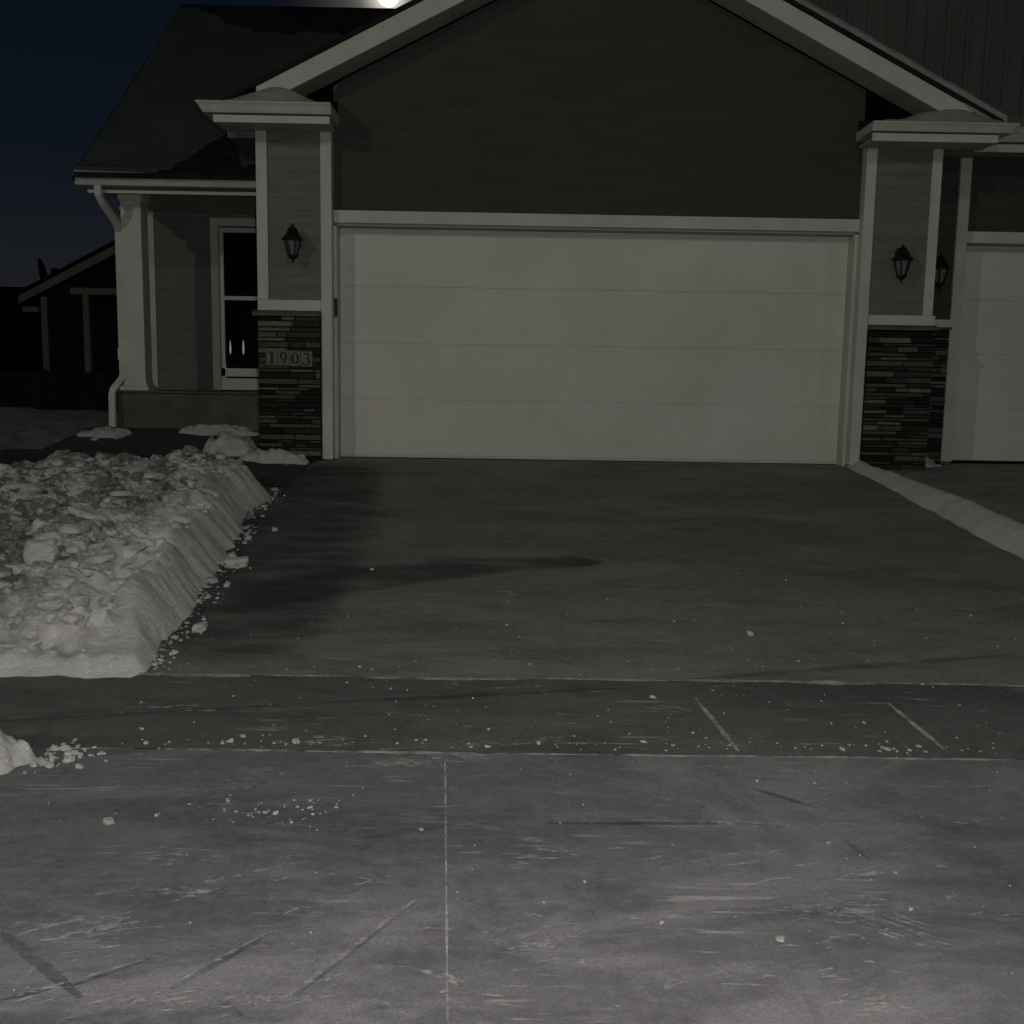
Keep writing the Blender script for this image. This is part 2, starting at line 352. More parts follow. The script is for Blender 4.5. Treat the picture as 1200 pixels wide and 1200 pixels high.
# ------------------------------------------------------------------ snow bank left of the drive
def edge(y):                                   # plough-cut edge facing the drive
    b = -.20+.30*sstep(-2.0, -5.2, y)
    return b+.05*mn.noise(Vector((y*1.7, 3, 0)))+.022*mn.noise(Vector((y*7, 9, 0)))
def bank_h(x, y):
    lean = y+.5*(x)                           # scrape marks lean across the cut face
    mk = .30+1.1*abs(mn.noise(Vector((y*1.9, 11, 0))))*2
    e_ = edge(y)+mk*(.026*mn.noise(Vector((lean*7, x*3, 0)))+.012*mn.noise(Vector((lean*19, x*5, 2)))+.007*mn.noise(Vector((lean*41, x*11, 2))))
    dx = e_-x; dyf = y+5.68+.05*mn.noise(Vector((x*2.5, 0, 4)))+.02*mn.noise(Vector((x*9, 0, 8)))
    dyb = -1.38+.10*mn.noise(Vector((x*2, 7, 4)))-y-max(0, 0)*0
    # round the far corner
    if dx < .5 and dyb < .5 and dx > -1:
        cx, cy = .5-dx, .5-dyb
        if cx > 0 and cy > 0: dd = .5-math.hypot(cx, cy); dx = min(dx, dd+.0); dyb = min(dyb, dd)
    if dx < 0 or dyf < 0: return -.05
    wface = .25+.09*mn.noise(Vector((y*3, 0, 2)))
    h = .255*min(sstep(-.03, wface, dx)**.85, (.26+.16*mn.noise(Vector((x*4, 2, 0)))+.10*mn.noise(Vector((x*13, 6, 0))))*sstep(0, .12+.06*mn.noise(Vector((x*6, 1, 3))), dyf)+.72*sstep(.05, .85, dyf))
    if dyb < .0: h *= 0
    else: h *= sstep(0, .28, dyb)
    h *= 1-.35*sstep(.9, 2.6, dx)
    # rubble
    amp = sstep(.10, .35, dx)*sstep(.03, .35, dyf)
    p = Vector((x*7.5, y*7.5, 0)); f1 = mn.voronoi(p)[0]; k = max(0, .55-f1[0])
    p2 = Vector((x*17, y*17, 3)); f2 = mn.voronoi(p2)[0]; k2 = max(0, .5-f2[0])
    h += amp*min(1, h/.08 if h > 0 else 0)*(.115*k*(.3+1.4*abs(mn.noise(Vector((x*2, y*2, 9)))))+.035*k2+.07*mn.noise(Vector((x*2.2, y*2.2, 1)))+.045*mn.noise(Vector((x*9, y*9, 5)))-.07*sstep(.12, .4, mn.noise(Vector((x*5, y*5, 15)))))
    return h-.004
XS = rng(-1.6, .2, 120); XS = rng(-4.6, -1.62, 90)+XS
YS = rng(-5.85, -1.2, 270)
bank = sheet('snow_bank', XS, YS, lambda x, y: prof(y)+bank_h(x, y), M['bank'], 'stuff')
tag(bank, 'long bank of cleared snow with a ploughed face along the left edge of the driveway', 'snow bank')

# flat snow on the lawn, left of the walk and of the porch
def lawn_h(x, y):
    if y < -1.45: return prof(y)-.02+(.12 if x < -4.5 else 0)
    h = .05*sstep(-2.75, -3.25, x)+.03*mn.noise(Vector((x*1.3, y*1.3, 0)))+.015*mn.noise(Vector((x*5, y*5, 0)))+.03*max(0, .5-mn.voronoi(Vector((x*5, y*5, 0)))[0][0])
    edge_f = sstep(3.4, 2.6, y)
    side = sstep(-2.62, -3.1+.12*mn.noise(Vector((0, y*2, 0))), x)
    return prof(min(y, 2.7))+(h+.02)*edge_f*side-.05*(1-edge_f)-.06*(1-side)
sheet('snowy_lawn', rng(-9, -2.4, 130), rng(-5.8, 3.5, 180), lawn_h, M['lawn_snow'])

# rubble lying on the bank: far too many to count
rb = MB()
def big_chunks():
    for i in range(170):
        y = random.uniform(-5.2, -1.5); x = edge(y)-.36-random.random()**1.3*2.3
        s_ = random.uniform(.025, .085); z = on_bank(x, y)
        if z-prof(y) < .06: continue
        rb.lump((x, y, z+s_*.16), (s_*random.uniform(.9, 1.5), s_*random.uniform(.7, 1.1), s_*random.uniform(.35, .6)), .3, None, .75)
def on_bank(x, y): return prof(y)+max(0, bank_h(x, y))
big_chunks(); tag(rb.build('snow_slabs', M['clean_snow']), 'larger pale slabs of crust lying over the broken snow of the left bank', 'snow slabs', kind='stuff'); rb = MB()
for i in range(2600):
    y = random.uniform(-5.55, -1.45); x = edge(y)-.16-abs(random.gauss(0, 1))*.8-random.random()*.35
    if x < -3.8 or on_bank(x, y)-prof(y) < .05: continue
    s_ = min(.06, .006+random.expovariate(1/.012))
    z = on_bank(x, y)
    rb.lump((x, y, z+s_*.12), (s_*random.uniform(.8, 1.7), s_*random.uniform(.7, 1.2), s_*random.uniform(.4, .9)), .4)
tag(rb.build('snow_rubble', M['bank']), 'broken crust and lumps of snow strewn over the left bank', 'snow rubble', kind='stuff')
# larger separate blocks on the bank
def PX(px, py, z=None, h=0):                   # used only to read off where in the plan a block lies
    d = fw+rt*((px-600)/1181)-up*((py-600)/1181); C = Vector(cam.matrix_world.translation)
    t_ = (.083*C.y+h-C.z)/(d.z-.083*d.y); return C+d*t_
def block(name, px, py, sz, label, cat='snow block', h=0, mat='snow', ang=None, group=None, cut=.8, rough=.25):
    global ICO
    p = PX(px, py, h=h); ICO = ICO3; b = MB()
    base = prof(p.y)+h if h == 0 else on_bank(p.x, p.y)
    z = base+sz[2]*.6
    b.lump((p.x, p.y, z), sz, rough, ang, cut); ICO = ICO2
    bb = b.build(name, M[mat]); 
    return tag(bb, label, cat, group)
block('snow_block', 108, 612, (.13, .08, .06), 'large blocky slab of snow on the bank below the thin ledge of crust', h=.26, ang=.1)
block('snow_block', 80, 583, (.17, .07, .03), 'thin pale ledge of snow crust near the top of the bank', h=.27, ang=-.05)
block('snow_block', 48, 655, (.085, .07, .075), 'rounded pale lump of snow standing highest in the rubble of the bank', h=.26, ang=.3)
block('snow_block', 95, 640, (.045, .04, .035), 'small pale snow lump between the large slab and the rounded lump', h=.27)
0 and block('snow_block', 60, 722, (.13, .05, .035), 'wide low slab of snow in the middle of the bank', h=.25, ang=.0)
block('snow_block', 196, 535, (.12, .09, .06), 'dim mound-like block of snow at the far edge of the bank', h=.2, ang=.2)
block('snow_chunk', 277, 664, (.075, .05, .035), 'flat chunk of snow on the driveway against the foot of the bank', 'snow chunk', ang=.2, rough=.3)
block('snow_chunk', 234, 740, (.040, .030, .028), 'small square chunk of snow on the driveway near the bend of the bank', 'snow chunk', ang=.1, rough=.12)
block('snow_chunk', 879, 744, (.018, .014, .012), 'lone white chunk of snow on the right half of the driveway above the sidewalk', 'snow chunk')
block('snow_chunk', 127, 967, (.016, .013, .010), 'lone white lump of snow on the dark left part of the apron', 'snow chunk')
block('snow_chunk', 322, 622, (.03, .02, .015), 'tiny snow chunk beside the far bend of the bank', 'snow chunk')
block('snow_chunk', 1038, 878, (.022, .010, .006), 'flat snow chip on the sidewalk edge at the right', 'snow chunk')

# loose crumbs on the paving
cr = MB()
def crumb(x, y, s_):
    if y < -6.31: z = prof(y)
    else: z = prof(y)+.001
    cr.lump((x, y, z+s_*.4), (s_*random.uniform(.8, 1.5), s_, s_*.6), .4)
_i = ICO; ICO = _ico(1)
for i in range(620):                           # spill at the foot of the bank
    y = random.uniform(-5.6, -1.6)
    if mn.noise(Vector((y*3, 0, 40))) < -.12 and random.random() < .8: continue
    crumb(edge(y)+abs(random.gauss(0, .06))-.01, y, .0015+random.expovariate(1/.0042))
for i in range(520):                           # scattered over drive, walk and apron
    x = random.uniform(.2, 4.8); y = -5.9+random.gauss(0, .9)
    if y > -.5 or y < -8: continue
    crumb(x, y, .0012+random.expovariate(1/.0017))
for i in range(110): crumb(random.uniform(.3, 4.0), -6.27+abs(random.gauss(0, .05)), .002+random.expovariate(1/.0028))
for i in range(60): crumb(.07+abs(random.gauss(0, .09)), -6.36+random.gauss(0, .05), .003+random.expovariate(1/.005))
for i in range(50): crumb(.9+random.gauss(0, .13), -6.72+random.gauss(0, .05), .002+random.expovariate(1/.002))
ICO = _i
tag(cr.build('snow_crumbs', M['clean_snow']), 'loose white crumbs of snow scattered over driveway, sidewalk and apron', 'snow crumbs', kind='stuff')

# ridge of snow between the two driveways
def ridge(x, y):
    c = 4.99+.02*mn.noise(Vector((y*1.5, 0, 0))); w = .10+.07*sstep(-.2, -3.4, y)+.03*mn.noise(Vector((y*4, 2, 0)))
    d = (x-c)/w
    hh = (.075+.065*sstep(0, -2.5, y)+.016*mn.noise(Vector((y*4, 5, 1)))+.007*mn.noise(Vector((x*14, y*14, 1))))
    prof_ = max(0, 1-abs(d)**1.6)**.8
    return min(0, .083*y)+hh*prof_*sstep(.28, .0, y)*sstep(-5.6, -5.3, y)-.004
rd = sheet('snow_ridge', rng(4.66, 5.34, 46), rng(-5.6, .1, 260), ridge, M['clean_snow'], 'stuff')
tag(rd, 'narrow ridge of snow left between the two driveways', 'snow ridge')

def heap(name, cx, cy, z0, rx, ry, h, label, mat='snow', seed=0, cat='snow heap', gs=0):
    def f(x, y):
        u, v = (x-cx)/rx, (y-cy)/ry; d = math.hypot(u, v)*(1+.35*mn.noise(Vector((u*2, v*2, seed))))
        k = max(0, 1-d*d)
        return z0+prof(y)*gs+h*k**(.8+.3*gs)+(.30*h*mn.noise(Vector((x*14, y*14, seed)))+.18*h*mn.noise(Vector((x*33, y*33, seed))))*min(1, k*4)-.03*(k <= 0)
    o_ = sheet(name, rng(cx-rx*1.4, cx+rx*1.4, 44), rng(cy-ry*1.4, cy+ry*1.4, 44), f, M[mat], None)
    return tag(o_, label, cat)
heap('snow_heap', -.52, -.30, -.02, .34, .16, .11, 'ragged heap of snow at the foot of the stone pillar with the house number', seed=3)
heap('snow_heap', -.98, -.02, .04, .26, .20, .17, 'small broken heap of snow on the walk left of the numbered stone pillar', seed=8)
heap('snow_heap', -1.35, .86, .165, .42, .15, .10, 'low strip of snow against the porch foundation', seed=5)
heap('snow_heap', -2.45, .75, .13, .28, .3, .09, 'dim patch of snow around the foot of the downspout', seed=6)
heap('snow_heap', 5.66, .20, .0, .20, .15, .10, 'clump of snow at the corner of the right stone pillar and the neighbouring door', seed=9)
heap('snow_mound', -.20, -6.44, .01, .24, .17, .17, 'white mound of snow at the left edge of the photo below the sidewalk', 'clean_snow', seed=21, cat='snow mound', gs=1)

# snow packed in the joints, dust and scrape marks: thin sheets
def strip(mb, p0, p1, w, n=14, bend=0, jag=.4, lift=.0045):
    p0, p1 = Vector((*p0, 0)), Vector((*p1, 0)); d = (p1-p0); L = d.length; d.normalize(); nn = Vector((-d.y, d.x, 0)); prev = None; sd = random.random()*50
    for i in range(n+1):
        q = p0+d*L*i/n+nn*(bend*math.sin(math.pi*i/n)); ww = w*(.25+.75*math.sin(math.pi*(.08+.84*i/n)))*(1+jag*mn.noise(Vector((i*.9, sd, 0)))*2)
        a, c = q+nn*ww/2, q-nn*ww/2
        a.z, c.z = prof(a.y)+lift, prof(c.y)+lift
        if prev: mb.face([prev[0], prev[1], c, a])
        prev = (a, c)
jn = MB()
x = -.1
while x < 4.4:
    L = random.uniform(.25, .8); strip(jn, (x, -5.62+random.uniform(-.012, .012)), (x+L, -5.62+random.uniform(-.012, .012)), random.uniform(.02, .045), 20); x += L*random.uniform(.8, 1.3)
x = -.6
while x < 4.4:
    L = random.uniform(.2, .6); strip(jn, (x, -6.31+random.uniform(-.004, .004)), (x+L, -6.31+random.uniform(-.004, .004)), random.uniform(.008, .018), 16); x += L*random.uniform(.85, 1.5)
j1, j2, j3, j4 = PX(815, 820), PX(866, 883), PX(1040, 825), PX(1110, 883)
strip(jn, (j1.x, j1.y), (j2.x, j2.y), .020, 20, lift=.006); strip(jn, (j3.x, j3.y), (j4.x, j4.y), .020, 20, lift=.006)
for a in rng(-9.0, -6.34, 7)[:-1]: strip(jn, (1.418-.062*(a+6.36), a), (1.418-.062*(a+.36+6.36), a+.36), .0065, 14)
jn.build('joint_snow', M['dust_line'], None); bpy.data.objects['joint_snow']['kind'] = 'stuff'; tag(bpy.data.objects['joint_snow'], 'packed snow lying in the joints of the paving', 'snow in joints')
du = MB()
def cluster(px, py, n, ln, sp, ang=0, w=.006):
    p = PX(px, py)
    for i in range(n):
        cx, cy = p.x+random.gauss(0, sp[0]), p.y+random.gauss(0, sp[1]); L = ln*random.uniform(.4, 1.5); a = ang+random.gauss(0, .10)
        strip(du, (cx-L/2*math.cos(a), cy-L/2*math.sin(a)), (cx+L/2*math.cos(a), cy+L/2*math.sin(a)), w*random.uniform(.6, 1.8), 8, random.gauss(0, .006), lift=.0065)
for a in ((110, 1090, 26, .09, (.06, .028), .35), (100, 1105, 10, .14, (.08, .03), .3), (202, 1008, 10, .08, (.03, .02), 0), (215, 1052, 9, .10, (.03, .01), .2), (255, 930, 34, .03, (.09, .05), .1), (470, 895, 22, .16, (.07, .03), 0, .008), (545, 888, 10, .12, (.06, .015), 0, .007),
          (985, 1070, 22, .08, (.06, .03), -.1), (1050, 1095, 12, .12, (.05, .03), -.6, .008), (1010, 1190, 20, .06, (.07, .02), .1), (640, 1110, 14, .05, (.04, .05), .2), (380, 872, 24, .07, (.09, .02), 0), (240, 1180, 16, .07, (.12, .03), .3),
          (430, 722, 20, .16, (.16, .05), 0), (600, 695, 16, .16, (.18, .04), 0), (815, 711, 14, .22, (.18, .02), 0), (525, 615, 14, .3, (.25, .12), -.1), (1080, 615, 8, .3, (.1, .05), -.3), (1100, 645, 10, .2, (.1, .08), -.3), (905, 685, 6, .12, (.06, .03), -.3), (1000, 745, 8, .14, (.1, .04), 0),
          (880, 970, 14, .12, (.14, .008), 0), (1150, 925, 14, .05, (.08, .02), 0), (200, 832, 26, .08, (.16, .02), 0), (600, 850, 20, .06, (.3, .06), 0), (900, 870, 16, .05, (.2, .03), 0), (620, 870, 14, .08, (.12, .02), 0), (900, 1020, 10, .2, (.2, .05), .3), (650, 1010, 12, .07, (.06, .05), .0)):
    cluster(*a)
for i in range(90):
    px, py = random.uniform(300, 1190), random.uniform(590, 1190); cluster(px, py, random.choice((1, 2, 4)), random.uniform(.02, .10), (.06, .03), random.uniform(-.6, .6), random.uniform(.004, .012))
for i in range(40):
    px, py = random.uniform(0, 450), random.uniform(900, 1190); cluster(px, py, random.choice((1, 3)), random.uniform(.02, .08), (.03, .02), random.uniform(.1, .8), .004)
tag(du.build('snow_scrapings', M['dust']), 'thin streaks of scraped snow dust on the paving', 'snow scrapings', kind='stuff')
# shovel and tyre scuffs pressed in the thin snow film, plus a painted wire shadow
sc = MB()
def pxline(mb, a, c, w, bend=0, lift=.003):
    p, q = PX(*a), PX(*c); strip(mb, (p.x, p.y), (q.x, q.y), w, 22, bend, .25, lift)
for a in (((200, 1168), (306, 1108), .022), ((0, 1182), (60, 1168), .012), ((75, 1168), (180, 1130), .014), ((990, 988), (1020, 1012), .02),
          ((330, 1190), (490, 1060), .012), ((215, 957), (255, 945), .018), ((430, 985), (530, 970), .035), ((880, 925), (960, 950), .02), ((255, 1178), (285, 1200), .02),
          ((0, 1098), (95, 1178), .03), ((0, 846), (420, 822), .03), ((380, 824), (760, 806), .035), ((720, 804), (1190, 768), .045), ((640, 968), (930, 968), .02), ((440, 885), (500, 886), .015), ):  # the long lines across the sidewalk paint the shadow of a wire
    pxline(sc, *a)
sc.build('scuffs_and_wire_shadow', M['damp']); tag(bpy.data.objects['scuffs_and_wire_shadow'], 'dark damp scuffs, tyre streaks and a painted wire shadow on the paving', 'scuff marks', kind='stuff')
sd = MB()
for a in (((210, 1160), (312, 1102), .012), ((20, 1178), (190, 1128), .010), ((335, 1180), (495, 1055), .016), ((240, 1040), (330, 1020), .02), ((0, 1190), (60, 1172), .008)): pxline(sd, *a, lift=.0055)
tag(sd.build('scuff_snow', M['dust']), 'pale rims of snow pushed up beside the scuff marks', 'scuff snow', kind='stuff')
# cast shadows painted as dark sheets: wedge across the drive, band beside the bank
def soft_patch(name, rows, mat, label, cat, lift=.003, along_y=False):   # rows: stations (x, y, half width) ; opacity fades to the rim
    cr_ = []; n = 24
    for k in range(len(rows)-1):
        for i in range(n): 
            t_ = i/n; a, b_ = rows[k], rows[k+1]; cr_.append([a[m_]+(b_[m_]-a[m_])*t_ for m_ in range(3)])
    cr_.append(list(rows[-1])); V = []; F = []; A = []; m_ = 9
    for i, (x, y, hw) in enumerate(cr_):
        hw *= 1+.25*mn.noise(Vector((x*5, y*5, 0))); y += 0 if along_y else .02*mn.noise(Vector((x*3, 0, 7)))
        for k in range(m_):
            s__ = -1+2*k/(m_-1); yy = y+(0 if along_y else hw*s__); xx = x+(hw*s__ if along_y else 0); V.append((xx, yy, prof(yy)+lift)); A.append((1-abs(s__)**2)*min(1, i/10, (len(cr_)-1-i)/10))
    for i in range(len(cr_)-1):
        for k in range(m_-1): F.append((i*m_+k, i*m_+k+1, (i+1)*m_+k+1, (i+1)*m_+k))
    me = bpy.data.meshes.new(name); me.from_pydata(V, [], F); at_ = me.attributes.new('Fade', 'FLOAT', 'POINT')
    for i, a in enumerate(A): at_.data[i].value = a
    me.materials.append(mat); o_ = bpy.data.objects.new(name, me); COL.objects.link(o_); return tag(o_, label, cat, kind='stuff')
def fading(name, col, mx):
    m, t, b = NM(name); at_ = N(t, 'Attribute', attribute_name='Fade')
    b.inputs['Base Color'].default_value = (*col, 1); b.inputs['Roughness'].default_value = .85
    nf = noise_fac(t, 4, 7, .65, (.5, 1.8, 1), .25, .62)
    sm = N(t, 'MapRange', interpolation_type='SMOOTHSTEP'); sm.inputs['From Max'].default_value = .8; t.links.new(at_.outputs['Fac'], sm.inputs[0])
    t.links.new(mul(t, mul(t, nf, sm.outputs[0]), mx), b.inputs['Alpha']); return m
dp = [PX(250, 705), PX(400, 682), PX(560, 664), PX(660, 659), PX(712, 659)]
soft_patch('wedge_shadow', [(dp[0].x, dp[0].y, .40), (dp[1].x, dp[1].y, .32), (dp[2].x, dp[2].y, .24), (dp[3].x, dp[3].y, .17), (dp[4].x, dp[4].y, .06)], fading('wedge_shadow_tint', (.07, .07, .066), .62), 'painted tongue shaped shadow pointing right across the driveway', 'painted shadow')

soft_patch('bank_shadow', [(.12, -.12, .42), (.10, -1.5, .60), (.22, -3.0, .66), (.35, -4.6, .55), (.40, -5.58, .35)], fading('bank_shadow_tint', (.055, .055, .052), .60), 'painted shadow on the concrete along the foot of the snow bank', 'painted shadow band', .0038, True)

# ------------------------------------------------------------------ siding, stone and house helpers
def laps(mb, xf, z0, z1, y, course=.115, out=.007):
    z = z0
    while z < z1-.01:
        zt = min(z+course, z1); a, b_ = xf(z); c, d = xf(zt)
        if d-c < .02: d = c = (a+b_)/2
        mb.face([(a, y-out, z), (b_, y-out, z), (d, y-.002, zt), (c, y-.002, zt)])
        mb.face([(a, y-out, z), (b_, y-out, z), (b_, y, z), (a, y, z)])
        z = zt
def laps_side(mb, y0, y1, z0, z1, x, sgn, course=.115, out=.014):
    z = z0
    while z < z1-.01:
        zt = min(z+course, z1)
        mb.face([(x+sgn*out, y0, z), (x+sgn*out, y1, z), (x+sgn*.002, y1, zt), (x+sgn*.002, y0, zt)])
        mb.face([(x+sgn*out, y0, z), (x+sgn*out, y1, z), (x, y1, z), (x, y0, z)]); z = zt
def stones(mb, x0, x1, y, z0, z1, depth=.05):
    mb.box(x0+.004, x1-.004, y+.012, y+depth, z0, z1, (.012, .012, .011))
    z = z0
    while z < z1-.012:
        h = min(random.choice((.026, .034, .042, .056)), z1-z); x = x0
        while x < x1-.004:
            L = min(random.uniform(.10, .38), x1-x)
            if x1-x-L < .05: L = x1-x
            o_ = random.uniform(0, .022); k = random.random()
            g = random.uniform(.12, .22) if k > .82 else (random.uniform(.06, .12) if k > .45 else random.uniform(.018, .045))
            w_ = random.uniform(.70, .98); c = (g*(1+.10*(1-w_)), g*.98, g*w_)
            xa, xb, za, zb = x+.003, x+L-.003, z+.003, z+h-.003; j = lambda q: random.uniform(-q, q)
            yb = y+.014; yf = y-o_
            i_ = .004
            v = [(xa, yb, za), (xb, yb, za), (xb, yb, zb), (xa, yb, zb), (xa+i_+j(.003), yf+j(.003), za+i_+j(.002)), (xb-i_+j(.003), yf+j(.003), za+i_+j(.002)), (xb-i_+j(.003), yf+j(.003), zb-i_+j(.002)), (xa+i_+j(.003), yf+j(.003), zb-i_+j(.002))]
            mb.solid(v, [(4, 5, 6, 7), (0, 1, 5, 4), (1, 2, 6, 5), (2, 3, 7, 6), (3, 0, 4, 7)], c)
            x += L
        z += h
def panel_door(x0, x1, y, z0, z1, rows=4, cols=4):
    mb = MB(); H = (z1-z0)/rows; Wd = (x1-x0)/cols
    mb.box(x0, x1, y+.018, y+.05, z0, z1)
    for r_ in range(rows):
        za, zb = z0+r_*H+.0015, z0+(r_+1)*H-.0015
        for c in range(cols):
            xa, xb = x0+c*Wd, x0+(c+1)*Wd; ix, iz = .075, .085
            # frame around a sunk groove and a raised field
            rings = [((xa, xb, za, zb), y), ((xa+ix, xb-ix, za+iz, zb-iz), y), ((xa+ix+.010, xb-ix-.010, za+iz+.010, zb-iz-.010), y+.002), ((xa+ix+.028, xb-ix-.028, za+iz+.028, zb-iz-.028), y+.0005)]
            for (A, ya), (B, yb) in zip(rings, rings[1:]):
                pa = [(A[0], ya, A[2]), (A[1], ya, A[2]), (A[1], ya, A[3]), (A[0], ya, A[3])]; pb = [(B[0], yb, B[2]), (B[1], yb, B[2]), (B[1], yb, B[3]), (B[0], yb, B[3])]
                for k in range(4): mb.face([pa[k], pa[(k+1) % 4], pb[(k+1) % 4], pb[k]])
            mb.face(pb)
        mb.box(x0, x1, y+.003, y+.019, za-.0015, za-.0002)
    return mb

# ------------------------------------------------------------------ the house
H = empty('twin_house', (2.44, 0, 0), label='dark sided house with a white double garage door, stone pillars and a snow edged gable', cat='house')
AP, AZ, RS = 2.478, 4.86, .507                # ridge line of the garage gable
def rz(x): return AZ-RS*abs(x-AP)
# walls
w = MB(); w.box(-.66, 0.0, .02, 6.5, -.2, 3.02); w.box(4.88, 5.55, .02, 6.5, -.2, 3.02)
w.prism([(0.001, 2.2), (4.879, 2.2), (4.879, rz(4.879)-.2), (AP, AZ-.2), (0.001, rz(0)-.2)], .012, .25, 'y')
w.box(.001, 4.879, 3, 3.1, 0, 2.2)
w.build('garage_wall', M['siding'], H)
g = MB()
laps(g, lambda z: (max(.0, AP-(AZ-.19-z)/RS), min(4.88, AP+(AZ-.19-z)/RS)), 2.30, AZ-.19, 0.010, .105, .005)
g.build('gable_siding', M['darksiding'], H)
g = MB()
laps(g, lambda z: (-.58, -.10), 1.47, 3.06, -.10)
laps_side(g, -.09, 2.3, .6, 3.0, -.665, -1)
g.box(-.655, -.006, -.098, .018, 1.40, 3.1); g.build('pillar_siding', M['siding'], H)
g = MB(); laps(g, lambda z: (4.975, 5.485), 1.43, 3.06, -.10); g.box(4.886, 5.55, -.098, .018, 1.36, 3.1)
g.build('pillar_siding', M['siding'], H)
for (x0, x1, y0, y1, z0, z1) in ((-.685, -.585, -.125, .0, 1.47, 2.985), (-.10, -.0, -.125, .0, 0.0, 2.985), (4.88, 4.975, -.125, .0, 0.02, 2.94), (5.485, 5.575, -.125, .0, 1.425, 2.94), (-.685, -.103, -.130, -.0, 1.372, 1.468), (4.978, 5.60, -.130, -.0, 1.332, 1.423)):
    MB().box(x0, x1, y0, y1, z0, z1).build('trim_board', M['trim'], H, bevel=.003)
MB().box(0.003, 4.877, -.035, .012, 2.185, 2.297).build('door_lintel', M['trim'], H, bevel=.003)
# inner jambs
MB().box(-.002, .028, -.0, .20, 0.0, 2.18).build('door_jamb', M['trim'], H, bevel=.002)
MB().box(4.852, 4.882, -.0, .20, 0.0, 2.18).build('door_jamb', M['trim'], H, bevel=.002)
MB().box(0, 4.88, .0, .25, 2.165, 2.184).build('door_jamb', M['soffit'], H)
dr = panel_door(.03, 4.85, .165, .035, 2.165).build('garage_door', M['door'], H)
MB().box(.03, 4.85, .155, .19, .008, .035).build('weather_seal', M['trim'], dr)
MB().box(.006, .030, -.028, -.001, 1.33, 1.50).build('door_keypad', M['black'], H, bevel=.003)
# stone
s_ = MB(); stones(s_, -.685, -.105, -.150, .0, 1.33); s_.build('stone_veneer', M['stone'], H)
s_ = MB(); stones(s_, 4.98, 5.60, -.150, -.02, 1.28); s_.build('stone_veneer', M['stone'], H)
MB().box(-.655, -.102, -.145, .01, -.1, 1.33).build('pillar_core', M['black_wood'], H); MB().box(4.985, 5.565, -.145, .01, -.1, 1.28).build('pillar_core', M['black_wood'], H)
MB().prism([(-.195, 1.318), (-.195, 1.345), (-.14, 1.372), (.0, 1.372), (.0, 1.318)], -.725, -.102, 'x').build('stone_ledge', M['found'], H, bevel=.003)
MB().prism([(-.195, 1.283), (-.195, 1.305), (-.14, 1.332), (.0, 1.332), (.0, 1.283)], 4.978, 5.61, 'x').build('stone_ledge', M['found'], H, bevel=.003)
# cornice returns: crown gutter above a frieze board
def cornice(x0, x1, fx0, fx1, zt, zb, zf, inner):
    prof_ = [(-.505, zt), (-.505, zt-.012), (-.49, zt-.03), (-.472, zb+.012), (-.465, zb), (-.05, zb), (-.05, zt)]
    mb = MB(); n = len(prof_); ov = .055; oa = 0 if inner == 'a' else ov; ob = 0 if inner == 'b' else ov
    a = [(x0+(0 if y_ < -.4 and z_ > zt-.02 else oa*(1-(z_-zb)/(zt-zb))), y_, z_) for y_, z_ in prof_]; b_ = [(x1-(0 if z_ > zt-.02 else ob*(1-(z_-zb)/(zt-zb))), y_, z_) for y_, z_ in prof_]
    mb.solid(a+b_, [tuple(range(n))[::-1], tuple(range(n, 2*n))]+[(i, (i+1) % n, n+(i+1) % n, n+i) for i in range(n)])
    c = mb.build('cornice', M['gutter'], H)
    MB().box(fx0, fx1, -.462, -.44, zf, zb-.018).build('frieze_board', M['trim'], c, bevel=.003)
    MB().box(fx0+.004, fx1-.004, -.439, -.128, zf+.012, zf+.03).build('cornice_soffit', M['soffit'], c)
cornice(-1.11, .06, -.97, .045, 3.125, 3.035, 2.955, 'b')
cornice(4.79, 6.07, 4.80, 5.91, 3.06, 2.985, 2.90, 'a')
MB().prism([(-.50, 3.126), (-.05, 3.126), (-.05, 3.25)], -1.09, .05, 'x').build('return_roof', M['shingle'], H)
MB().prism([(-.50, 3.061), (-.05, 3.061), (-.05, 3.17)], 4.81, 6.05, 'x').build('return_roof', M['shingle'], H)
# rake boards, soffits and roof slabs
def rake(x0, x1, y0, y1, t0, t1, name, mat, par=H):   # a slab following the slope between x0 and x1, t0..t1 measured down from the roof line
    return MB().prism([(x0, rz(x0)-t0), (x1, rz(x1)-t0), (x1, rz(x1)-t1), (x0, rz(x0)-t1)], y0, y1, 'y').build(name, M[mat], par, bevel=.002)
rake(-.62, AP, -.34, -.318, 0, .172, 'rake_fascia', 'trim'); rake(AP, 5.72, -.34, -.318, 0, .172, 'rake_fascia', 'trim')
rake(-.60, AP, -.317, .02, .150, .165, 'rake_soffit', 'soffit'); rake(AP, 5.60, -.317, .02, .150, .165, 'rake_soffit', 'soffit')
for sgn, x1, x2 in ((-1, -1.0, -.66), (1, 6.0, 5.6)):
    a = min(x1, AP); b_ = max(x1, AP)
    rake(a, b_, -.36, 6.5, -.045, -.004, 'roof', 'shingle')
MB().box(-.97, -.70, .0, 2.2, 2.93, 3.0).build('eave_soffit', M['porchsiding'], H)
